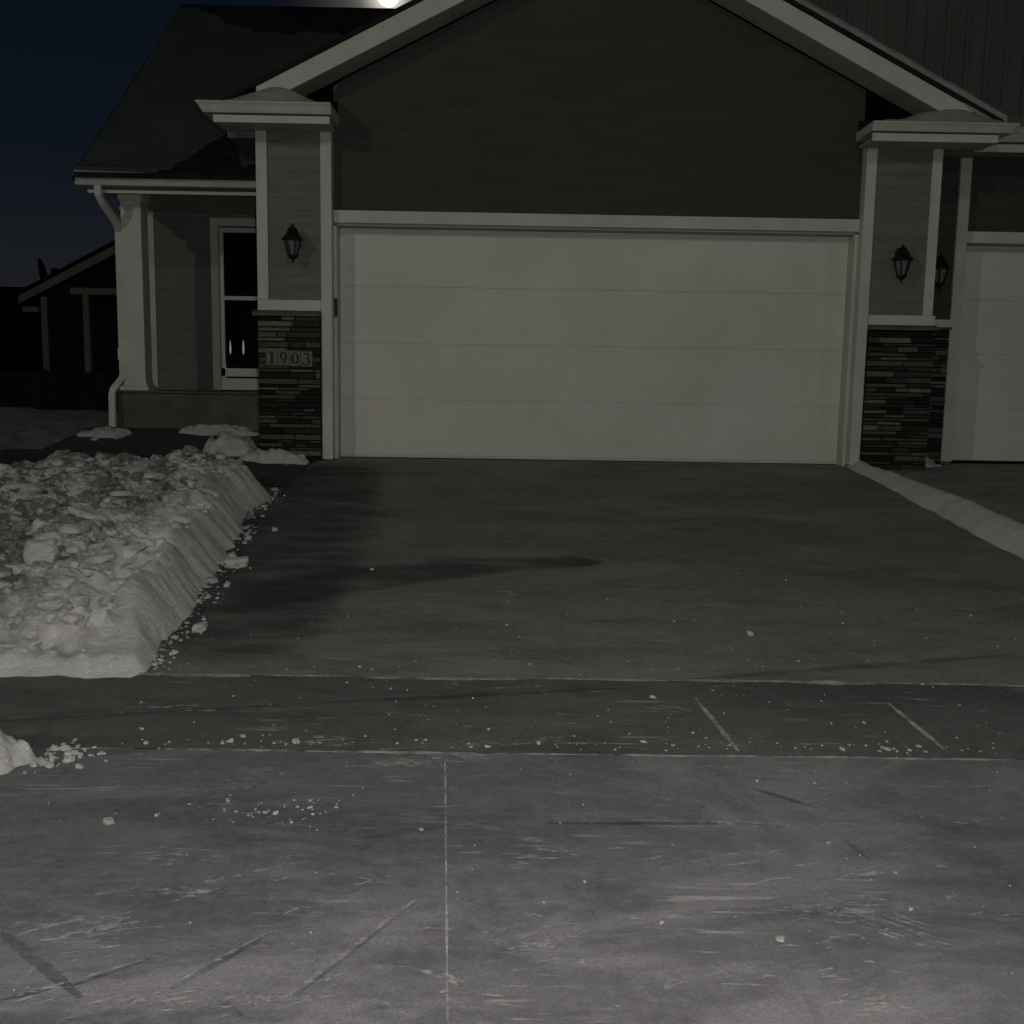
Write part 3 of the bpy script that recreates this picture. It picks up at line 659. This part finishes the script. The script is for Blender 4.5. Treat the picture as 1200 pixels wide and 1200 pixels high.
# snow lying along the right slope, its broken edge set back from the rake
rs_ = MB(); n = 60; sec = []
for i in range(n+1):
    x = 2.9+(6.02-2.9)*i/n; zz = rz(x)+.045
    e0 = -.33+.012*mn.noise(Vector((x*5, 0, 0))); th = .088+.016*mn.noise(Vector((x*4, 3, 0)))
    lift = .012+.018*(1-sstep(5.0, 5.6, x))
    sec.append([(x, e0-.02*sstep(5.4, 5.7, x), zz-.075*sstep(5.45, 5.75, x)), (x, e0-.012-.02*sstep(5.4, 5.7, x), zz+th*.5), (x, e0+.015, zz+th*.9), (x, e0+.06, zz+th), (x, 1.0, zz+th*1.0), (x, 3.0, zz+th)])
for a, b_ in zip(sec, sec[1:]):
    for k in range(5): rs_.face([a[k], b_[k], b_[k+1], a[k+1]])
rs_.face([p for p in sec[-1]])
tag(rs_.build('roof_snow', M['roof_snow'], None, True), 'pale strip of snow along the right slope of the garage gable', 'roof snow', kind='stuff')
# snow heaped on the cornice returns
def cap_snow(x0, x1, pk, zb, h, seed, label, flat=.03):
    def f(x, y):
        u = (x-x0)/(x1-x0); k = max(0, 1-abs((u-pk)/(pk if u < pk else 1-pk))); k = k*k*(3-2*k)
        e_ = sstep(0, .05, u)*sstep(1, .95, u)*sstep(-.50, -.44, y)
        return zb-.004+e_*(flat*sstep(0, .12, u)*sstep(1, .9, u)+h*k*sstep(-.50, -.36, y)+.012*mn.noise(Vector((x*6, y*6, seed))))
    o_ = sheet('cornice_snow', rng(x0, x1, 60), rng(-.50, -.12, 20), f, M['roof_snow'], None)
    return tag(o_, label, 'snow cap')
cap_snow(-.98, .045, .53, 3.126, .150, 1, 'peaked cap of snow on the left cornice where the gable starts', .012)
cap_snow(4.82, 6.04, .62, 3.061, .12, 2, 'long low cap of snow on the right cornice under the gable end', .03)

# porch wing behind the left pillar
pw = MB()
pw.box(-2.50, -1.77, 2.30, 2.45, .0, 2.75); pw.box(-.78, -.67, 2.30, 2.45, .0, 2.75); pw.box(-1.769, -.781, 2.30, 2.45, 2.50, 2.75)
pw.box(-2.50, -2.4, 2.46, 7.8, 0, 2.9); pw.box(-2.39, -.67, 7.7, 7.8, 0, 2.9)
pw.build('porch_wall', M['porchsiding'], H)
g = MB(); laps(g, lambda z: (-2.44, -1.77), .6, 2.72, 2.298); g.build('porch_siding', M['porchsiding'], H)
MB().box(-2.525, -2.44, 2.275, 2.34, .59, 2.72).build('corner_board', M['trim'], H, bevel=.003)
MB().box(-1.768, -.782, 3.6, 3.65, .55, 2.6).box(-2.39, -1.77, 2.46, 3.6, .55, 2.7).build('hall_wall', M['inner'], H)
MB().box(-2.39, -.68, 2.46, 3.6, .5, .59).build('hall_floor', M['inner'], H); MB().box(-2.39, -.68, 2.46, 3.6, 2.51, 2.55).build('hall_ceiling', M['inner'], H)
MB().box(-2.46, -.69, 1.08, 2.295, .12, .575).build('porch_base', M['found'], H, bevel=.006)
MB().box(-2.48, -.68, 1.05, 2.295, .577, .60).build('porch_floor', M['found'], H, bevel=.004)
# storm door
sd_ = MB(); DY = 2.255
for (a, b_, c, d) in ((-1.79, -1.70, .605, 2.56), (-.86, -.79, .605, 2.56), (-1.699, -.861, 2.47, 2.56)): sd_.box(a, b_, DY, 2.30, c, d)
sdm = sd_.build('door_frame', M['trim'], H, bevel=.003)
d_ = MB(); d_.box(-1.69, -1.645, DY+.006, 2.29, .70, 2.455); d_.box(-.91, -.87, DY+.006, 2.29, .70, 2.455); d_.box(-1.644, -.911, DY+.006, 2.29, 2.40, 2.455); d_.box(-1.644, -.911, DY+.006, 2.29, 1.64, 1.685); d_.box(-1.69, -.87, DY+.006, 2.29, .765, .86)
sto = d_.build('storm_door', M['trim'], H, bevel=.002)
MB().box(-1.70, -.87, DY+.002, 2.292, .61, .745).build('kick_panel', M['trim'], sto, bevel=.003)
MB().box(-1.644, -.911, DY+.022, DY+.026, 1.686, 2.399).build('pane', M['glass'], sto)
MB().box(-1.644, -.911, DY+.022, DY+.026, .861, 1.639).build('pane', M['glass'], sto)
MB().box(-.90, -.88, DY-.03, DY+.005, 1.5, 1.66).build('handle', M['black'], sto, bevel=.002)
# porch column
c_ = MB(); cx, cy = -2.262, 1.17
def sqp(mb, prof_):
    v = []
    for hw, z in prof_: v += [(cx-hw, cy-hw, z), (cx+hw, cy-hw, z), (cx+hw, cy+hw, z), (cx-hw, cy+hw, z)]
    f = [(3, 2, 1, 0), tuple(4*(len(prof_)-1)+i for i in range(4))]
    for i in range(len(prof_)-1):
        for k in range(4): f.append((4*i+k, 4*i+(k+1) % 4, 4*i+4+(k+1) % 4, 4*i+4+k))
    mb.solid(v, f)
sqp(c_, [(.150, .602), (.150, .63), (.118, .66), (.112, .69), (.112, .70), (.106, .71), (.102, 2.44), (.112, 2.45), (.112, 2.47), (.104, 2.475), (.104, 2.53), (.122, 2.56), (.122, 2.62)])
c_.build('porch_column', M['trim'], H)
# eave and its gutter
ev = MB(); ev.prism([(.60, 2.708), (.60, 2.688), (.615, 2.665), (.635, 2.605), (.72, 2.605), (.72, 2.708)], -2.64, -.70, 'x'); eg = ev.build('porch_gutter', M['gutter'], H)
MB().box(-2.56, -.70, .74, .77, 2.548, 2.58).build('frieze_board', M['trim'], eg)
MB().box(-2.54, -.70, .771, 2.295, 2.62, 2.64).build('porch_ceiling', M['soffit'], H)
MB().box(-2.60, -.69, 1.08, 1.26, 2.625, 2.66).build('porch_beam', M['soffit'], H)
MB().tube([(-2.43, .67, 2.61), (-2.43, .68, 2.52), (-2.42, .74, 2.46), (-2.385, 1.0, 2.30), (-2.40, 1.10, 2.22), (-2.40, 1.10, .78), (-2.41, 1.09, .72), (-2.475, 1.0, .60), (-2.48, .99, .55), (-2.48, .98, .22)], .03, sq=(.032, .025)).build('downspout', M['trim'], H)
# porch roof: frost crusted slope with bare shingles near ridge and above the gutter
ry0, rz0, ry1, rz1 = .58, 2.712, 4.16, 5.53
MB().prism([(ry0, rz0), (ry1, rz1), (7.7, 2.75), (7.7, 2.68), (ry1, rz1-.08), (ry0, rz0-.05)], -2.63, 2.2, 'x').build('main_roof', M['shingle'], H)
MB().prism([(ry0+.05, rz0-.0), (ry1, rz1-.09), (7.6, 2.7)], -2.55, -2.50, 'x').build('gable_end_wall', M['porchsiding'], H)
MB().prism([(ry0, rz0-.06), (ry1, rz1-.09), (ry1, rz1-.22), (ry0+.12, rz0-.10)], -2.652, -2.632, 'x').build('rake_board', M['far_roof'], H)
def bare(x, v):                                # v: 0 at the eave, 1 at the ridge
    j = .05*mn.noise(Vector((x*4, v*9, 0)))+.03*mn.noise(Vector((x*11, v*22, 3)))
    top = .985-.25*sstep(-2.45, -1.6, x)*1.0
    top = .975-.17*sstep(-2.5, -1.5, x)+j*.5
    if v > top: return True
    u = (x+1.25)
    if v < .016+.01*j: return u > -.55
    hgt = .17*max(0, 1-abs(u)/.34)+.08*max(0, 1-abs(u+.2)/.38)
    if x > -.98: hgt = .05+.05*max(0, (x+.98))*0
    return -.62 < u < .45 and v < hgt+j*.6
nx, ny = 150, 200
fr = MB(); vs = {}
def P3(i, j, top):
    x = -2.62+2.6*i/nx; v = .004+.996*j/ny; y = ry0+(ry1-ry0)*v; z = rz0+(rz1-rz0)*v
    th = (.014+.006*mn.noise(Vector((x*2, v*8, 0))) + .03*sstep(.035, .0, v)) if top else -.002
    n_ = Vector((0, -.615, .788)); return (x+n_.x*th, y+n_.y*th, z+n_.z*th)
keep = [[not bare(-2.62+2.6*(i+.5)/nx, (j+.5)/ny) for j in range(ny)] for i in range(nx)]
idx = {}
for i in range(nx):
    for j in range(ny):
        if not keep[i][j]: continue
        f = []
        for a, b_ in ((i, j), (i+1, j), (i+1, j+1), (i, j+1)):
            if (a, b_) not in idx: idx[(a, b_)] = len(fr.v); fr.v.append(P3(a, b_, not any(not (0 <= p < nx and 0 <= q < ny and keep[p][q]) for p in (a-1, a) for q in (b_-1, b_))))
            f.append(idx[(a, b_)])
        fr.f.append(tuple(f)); fr.c.append(None)
tag(fr.build('roof_frost', M['frost'], None, True), 'dim crust of old snow on the steep left roof with a bare patch above the gutter', 'roof crust', kind='stuff')
cs = MB()
def evs(i):
    x = -2.63+.95*i/30; t_ = .035*(1-i/30)**.6+.006; return [(x, .592, 2.700), (x, .585, 2.702+t_*.7), (x, .63, 2.715+t_), (x, .74, 2.785+t_*.9), (x, .80, 2.84)]
for i in range(30):
    a, b_ = evs(i), evs(i+1)
    for k in range(4): cs.face([a[k], b_[k], b_[k+1], a[k+1]])
tag(cs.build('eave_snow', M['roof_snow'], None, True), 'thin lip of snow on the left corner of the porch gutter', 'snow lip', kind='stuff')

# ------------------------------------------------------------------ neighbouring half on the right
NB = empty('neighbour_house', (8.5, .5, 0), label='adjoining house on the right with board and batten gable and its own white garage door', cat='house')
w = MB(); w.box(5.56, 6.11, .51, 7, -.1, 3.0); w.box(6.11, 11.05, .515, .8, 2.2, 3.05); w.box(11.0, 12, .51, 7, -.1, 3.0); w.build('garage_wall', M['siding'], NB)
g = MB(); laps(g, lambda z: (5.58, 6.005), 1.42, 3.0, .50); laps(g, lambda z: (6.115, 11), 2.285, 3.0, .512); g.build('wall_siding', M['darksiding'], NB)
MB().box(6.006, 6.112, .465, .52, .03, 2.975).build('trim_board', M['trim'], NB, bevel=.003)
MB().box(5.62, 6.004, .455, .52, 1.355, 1.43).build('trim_board', M['trim'], NB, bevel=.003)
MB().box(6.114, 11, .475, .515, 2.175, 2.285).build('door_lintel', M['trim'], NB, bevel=.003)
s_ = MB(); stones(s_, 5.57, 6.0, .46, .0, 1.33); s_.build('stone_veneer', M['stone'], NB)
MB().box(5.58, 6.0, .40, .46, 1.331, 1.353).build('stone_ledge', M['found'], NB)
MB().box(6.105, 6.135, .521, .70, .02, 2.18).build('door_jamb', M['trim'], NB)
dn = panel_door(6.136, 10.98, .66, .03, 2.175).build('garage_door', M['door'], NB)
MB().box(6.136, 10.98, .65, .68, .0, .03).build('weather_seal', M['black'], dn)
MB().box(6.115, 11, .52, .68, 2.176, 2.19).build('door_jamb', M['soffit'], NB)
ng = MB().prism([(.03, 3.14), (.03, 3.12), (.05, 3.10), (.075, 3.04), (.2, 3.04), (.2, 3.14)], 6.02, 12, 'x').build('eave_gutter', M['gutter'], NB)
MB().box(5.95, 12, .09, .11, 2.95, 3.02).build('frieze_board', M['trim'], ng)
MB().box(5.60, 12, .112, .50, 3.0, 3.02).build('eave_soffit', M['soffit'], NB)
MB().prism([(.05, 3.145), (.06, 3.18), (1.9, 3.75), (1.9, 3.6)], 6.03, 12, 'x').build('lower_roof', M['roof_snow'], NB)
MB().box(3.0, 12, 2.0, 2.2, 3.0, 9).build('upper_wall', M['batten'], NB)
bt = MB(); x = 3.1
while x < 11.9: bt.box(x, x+.045, 1.98, 1.999, 3.05, 9); x += .22
bt.build('wall_battens', M['batten'], NB)

# ------------------------------------------------------------------ wall lanterns
def lantern():
    root = empty('wall_lantern', (0, 0, 0), label='x', cat='wall lantern', group='coach lanterns on the siding')
    p = MB(); p.prism([(-.03, -.02), (-.03, .10), (0, .14), (.03, .10), (.03, -.02), (0, -.06)], -.012, 0, 'y'); p.build('wall_plate', M['black'], root, bevel=.002)
    a = MB(); a.tube([(0, -.01, .06), (0, -.05, .115), (0, -.09, .135), (0, -.12, .12)], .007, 8); a.build('arm', M['black'], root, True)
    k = MB(); k.lathe([(.001, .155), (.010, .150), (.012, .14), (.006, .133), (.026, .122), (.048, .095), (.052, .075), (.075, .040), (.098, .018), (.098, .008), (.06, .004)], (0, -.12, 0), 18); k.build('lantern_roof', M['black'], root, True)
    gl = MB(); gl.lathe([(.062, .003), (.060, -.03), (.034, -.125)], (0, -.12, 0), 6); gl.build('lantern_glass', M['lglass'], root)
    cg = MB()
    for i in range(6):
        t_ = 2*math.pi*i/6; cg.tube([(.068*math.cos(t_), -.12+.068*math.sin(t_), .005), (.066*math.cos(t_), -.12+.066*math.sin(t_), -.03), (.038*math.cos(t_), -.12+.038*math.sin(t_), -.13)], .0075, 6)
    cg.lathe([(.05, -.122), (.046, -.14), (.028, -.155), (.010, -.165), (.012, -.175), (.002, -.195)], (0, -.12, 0), 14); cg.build('lantern_cage', M['black'], root)
    cb = MB(); cb.tube([(0, -.12, -.12), (0, -.12, -.035)], [.012, .010], 10); cb.build('candle_sleeve', M['plaque'], root, True)
    return root
def copy_tree(o_, par=None):
    c = o_.copy(); COL.objects.link(c)
    if par: c.parent = par; c.matrix_parent_inverse = o_.matrix_parent_inverse
    for ch in list(o_.children): copy_tree(ch, c)
    return c
L0 = lantern()
for i, (loc, lab) in enumerate((((-.335, -.112, 1.985), 'black coach lantern on the left pillar above the house number'), ((5.22, -.112, 1.90), 'black coach lantern on the right pillar between two white trim boards'), ((5.83, .488, 1.90), 'black lantern half hidden behind the right pillar beside the neighbouring garage'))):
    q = L0 if i == 0 else copy_tree(L0); q.location = loc; q['label'] = lab

# ------------------------------------------------------------------ house number 1903
SG = empty('house_number_sign', (-.39, -.178, .95), label='four stone tiles reading 1903 in black numerals on the left stone pillar', cat='house number')
def stroke(mb, pts, ws, y, th=.004):
    n = len(pts); L = []; Rr = []
    for i in range(n):
        a = Vector(pts[max(i-1, 0)]); b_ = Vector(pts[min(i+1, n-1)]); d = (b_-a).normalized(); nn = Vector((-d.y, d.x)); p = Vector(pts[i]); w_ = ws[i] if isinstance(ws, (list, tuple)) else ws
        L.append(p+nn*w_/2); Rr.append(p-nn*w_/2)
    for i in range(n-1): mb.prism([tuple(L[i]), tuple(L[i+1]), tuple(Rr[i+1]), tuple(Rr[i])], y, y-th, 'y')
def arc(cx, cz, rx, rz_, a0, a1, n=20): return [(cx+rx*math.cos(R(a0+(a1-a0)*i/n)), cz+rz_*math.sin(R(a0+(a1-a0)*i/n))) for i in range(n+1)]
def aw(a0, a1, wt, wn, n=20): return [wn+(wt-wn)*abs(math.cos(R(a0+(a1-a0)*i/n))) for i in range(n+1)]
tw, thh = .103, .142
for i, ch in enumerate('1903'):
    x0 = -.39-.212+i*(tw+.004); cxn = x0+tw/2; cz = .942-.004*i; yy = -.178
    tl = MB().box(x0, x0+tw, yy, -.15, cz-thh/2, cz+thh/2).build('number_tile', M['plaque'], SG, bevel=.003)
    d = MB()
    if ch == '1':
        d.box(cxn-.009, cxn+.011, yy-.0055, yy-.001, cz-.048, cz+.05); d.box(cxn-.025, cxn+.027, yy-.005, yy-.001, cz-.056, cz-.0482); stroke(d, [(cxn-.028, cz+.034), (cxn-.008, cz+.05)], .007, yy-.001, .0036)
    elif ch == '0':
        stroke(d, arc(cxn, cz-.002, .027, .048, 0, 360), aw(0, 360, .019, .006), yy-.001)
    elif ch == '9':
        stroke(d, arc(cxn-.002, cz+.018, .025, .031, 0, 360), aw(0, 360, .016, .006), yy-.001)
        stroke(d, arc(cxn-.012, cz+.012, .037, .064, 2, -80, 14), [.017-.0007*k for k in range(15)], yy-.001, .0044)
    else:
        stroke(d, arc(cxn-.004, cz+.026, .023, .025, 150, -75), aw(150, -75, .015, .006), yy-.001)
        stroke(d, arc(cxn-.006, cz-.022, .029, .032, 80, -160), aw(80, -160, .018, .006), yy-.001, .0044)
        d.lathe([(.0085, -.002), (.0085, .002)], (0, 0, 0), 10) if False else None
    d.build('numeral', M['black'], tl)

# ------------------------------------------------------------------ candle lamp seen through the storm door
CL = empty('candle_lamp', (-1.63, 2.75, 1.0), label='lit candelabra glowing inside the storm door glass', cat='lamp')
st = MB(); st.lathe([(.06, 0), (.055, .015), (.012, .03), (.01, .12), (.02, .14), (.004, .15)], (-1.63, 2.75, .87), 14)
for k in (-.085, 0, .072): st.tube([(-1.63, 2.75, .99), (-1.63+k*.6, 2.75, .96), (-1.63+k, 2.75, 1.0)], .006, 8)
st.build('stand', M['metal'], CL)
for k, h_, r_ in ((-.085, .17, .010), (.072, .18, .011)):
    MB().lathe([(.002, 0), (r_, .03), (r_*1.1, h_*.5), (r_*.6, h_*.85), (.001, h_)], (-1.63+k, 2.75, 1.01+(.02 if k else .05)), 10).build('candle_bulb', M['candle'], CL, True)
MB().box(-1.76, -1.25, 2.6, 2.9, .592, .87).build('hall_table', M['inner'], None, bevel=.01); tag(bpy.data.objects['hall_table'], 'dark hall table just inside the front door', 'table')

# ------------------------------------------------------------------ far things on the left
FH = empty('far_house', (-7, 18, -.3), label='dark house beyond the fence with a pale rake board and porch beam', cat='house')
def fz(x): return 2.85+.525*(x+11.24) if x < -6 else 5.60-.525*(x+6)
MB().prism([(-10.78, -1), (-2, -1), (-2, fz(-2)-.2), (-6, 5.40), (-10.78, fz(-10.78)-.15)], 18.05, 25, 'y').build('wall', M['far_wall'], FH)
MB().prism([(-11.28, fz(-11.28)+.0), (-6, 5.60), (-6, 5.33), (-11.28, fz(-11.28)-.20)], 17.65, 17.70, 'y').build('rake_board', M['far_trim'], FH)
MB().prism([(-11.34, fz(-11.34)+.11), (-6, 5.71), (-1.4, fz(-1.4)+.11), (-1.4, fz(-1.4)+.01), (-6, 5.61), (-11.34, fz(-11.34)+.01)], 17.6, 25.3, 'y').build('roof', M['far_roof'], FH)
MB().box(-11.2, -10.8, 17.71, 18.04, 2.42, 2.56).build('eave_return', M['far_trim'], FH)
MB().box(-10.84, -10.68, 17.98, 18.12, -.6, 2.84).build('corner_board', M['far_trim'], FH)
MB().box(-9.72, -7.4, 17.2, 17.35, 2.86, 3.03).build('porch_beam', M['far_trim'], FH)
MB().box(-9.40, -9.25, 17.2, 17.34, -.6, 2.858).build('porch_post', M['far_trim'], FH)
MB().box(-8.82, -8.45, 17.98, 18.04, 1.22, 1.52).build('meter_box', emit('lit_far_window', (.8, .8, .75), .13), FH)
bpy.data.objects['meter_box'].name = 'lit_window'
SD = empty('satellite_dish', (-10.78, 18.3, 3.19), label='dark satellite dish on the eave of the far house', cat='satellite dish')
dm = MB(); v = []; rings = 7; seg = 20
ax = Vector((.93, .12, .22)).normalized(); u_ = ax.cross(Vector((0, 0, 1))).normalized(); w_ = u_.cross(ax); c0 = Vector((-10.98, 18.3, 3.56))
for side in (0, .012):
    n0 = len(dm.v)
    for i in range(rings+1):
        r_ = .30*i/rings
        for k in range(seg):
            t_ = 2*math.pi*k/seg; p = c0+u_*r_*math.cos(t_)+w_*r_*1.05*math.sin(t_)+ax*(r_*r_*.9+side); dm.v.append(tuple(p))
    for i in range(rings):
        for k in range(seg): dm.f.append((n0+i*seg+k, n0+i*seg+(k+1) % seg, n0+(i+1)*seg+(k+1) % seg, n0+(i+1)*seg+k)); dm.c.append(None)
dm.build('reflector', M['black'], SD, True)
MB().tube([(-10.98, 18.3, 3.52), (-10.93, 18.3, 3.3), (-10.80, 18.3, 3.16)], .028, 8).build('mast', M['black'], SD)
MB().tube([tuple(c0-w_*.28), (-10.72, 18.2, 3.38), (-10.50, 18.1, 3.48)], .015, 6).build('feed_arm', M['far_trim'], SD)
MB().box(-10.56, -10.44, 18.04, 18.16, 3.46, 3.62).build('receiver', M['black'], SD, bevel=.01)
F2 = empty('distant_house', (-18, 29, -.5), label='black low roofed house farthest back at the left edge', cat='house')
MB().box(-30, -14.4, 29, 36, -1, 2.4).build('wall', M['far_wall'], F2)
MB().prism([(28.4, 2.4), (32.5, 4.33), (36.6, 2.4)], -30.5, -14, 'x').build('roof', M['far_roof'], F2)
MB().box(-18.2, -17.4, 28.96, 28.99, .9, 1.6).build('window', simple('dim_window', (.03, .035, .035), (.05, .055, .055), 3, .3), F2)
FE = empty('board_fence', (-6, 5, .1), label='low black board fence behind the snowy lawn', cat='fence')
fb = MB(); x = -14
while x < -2.75:
    fb.box(x, x+.135, 5.0, 5.02, -.05, .80+random.uniform(-.008, .008)); x += .14
fb.build('boards', M['black_wood'], FE)
MB().box(-14, -2.75, 5.021, 5.06, .15, .24).box(-14, -2.75, 5.021, 5.06, .6, .69).build('rails', M['black_wood'], FE)
for k in range(6): MB().box(-13.9+k*2.2, -13.8+k*2.2, 5.061, 5.15, -.1, .84).build('post', M['black_wood'], FE)
yt = MB().prism([(-5.86, .40), (-5.795, .365), (-5.755, .425), (-5.765, .475), (-5.835, .50), (-5.865, .47)], 4.985, 4.998, 'y').build('yellow_tag', M['yellow'])
tag(yt, 'small faded yellow tag on the black fence at the left', 'tag')

# ------------------------------------------------------------------ moon
mo = MB(); ICO = ICO3; n0 = 0
mc = Vector(cam.matrix_world.translation)+MOON*1500; rad = 1500*11.5/1181
for v in _ico(4)[0]: mo.v.append(tuple(mc+v*rad))
mo.f = _ico(4)[1]; mo.c = [None]*len(mo.f)
q = MOON
tag(mo.build('moon', M['moon'], None, True), 'bright round light of the moon just above the left slope of the gable', 'moon')

# ------------------------------------------------------------------ street lamps behind the camera
LB = ('lit street lamp at the kerb beyond the snow bank', 'lit street lamp at the kerb right opposite the garage', 'lit street lamp at the kerb before the neighbouring house')
for (p, en, col), lab in zip(LAMPS, LB):
    x, y, z = p; SL = empty('street_lamp', (x, y-.9, -.76), label=lab, cat='street lamp', group='street lamps along the far kerb')
    MB().tube([(x, y-.9, -.76), (x, y-.9, z-.5), (x, y-.75, z+.05), (x, y-.4, z+.17), (x, y-.1, z+.15)], [.08, .06, .045, .035, .03], 12).build('pole', M['metal'], SL, True)
    MB().lathe([(.02, .16), (.10, .14), (.17, .06), (.18, .035)], (x, y, z), 16).build('lamp_head', M['metal'], SL, True)
    MB().lathe([(.15, .032), (.12, .026), (.02, .024)], (x, y, z), 16).build('lens', M['lampglow'], SL, True)
    l = bpy.data.lights.new('bulb', 'POINT'); l.energy = en; l.color = col; l.shadow_soft_size = .09
    lo = bpy.data.objects.new('bulb', l); COL.objects.link(lo); lo.parent = SL; lo.location = (0, .9, z-.07+.76)
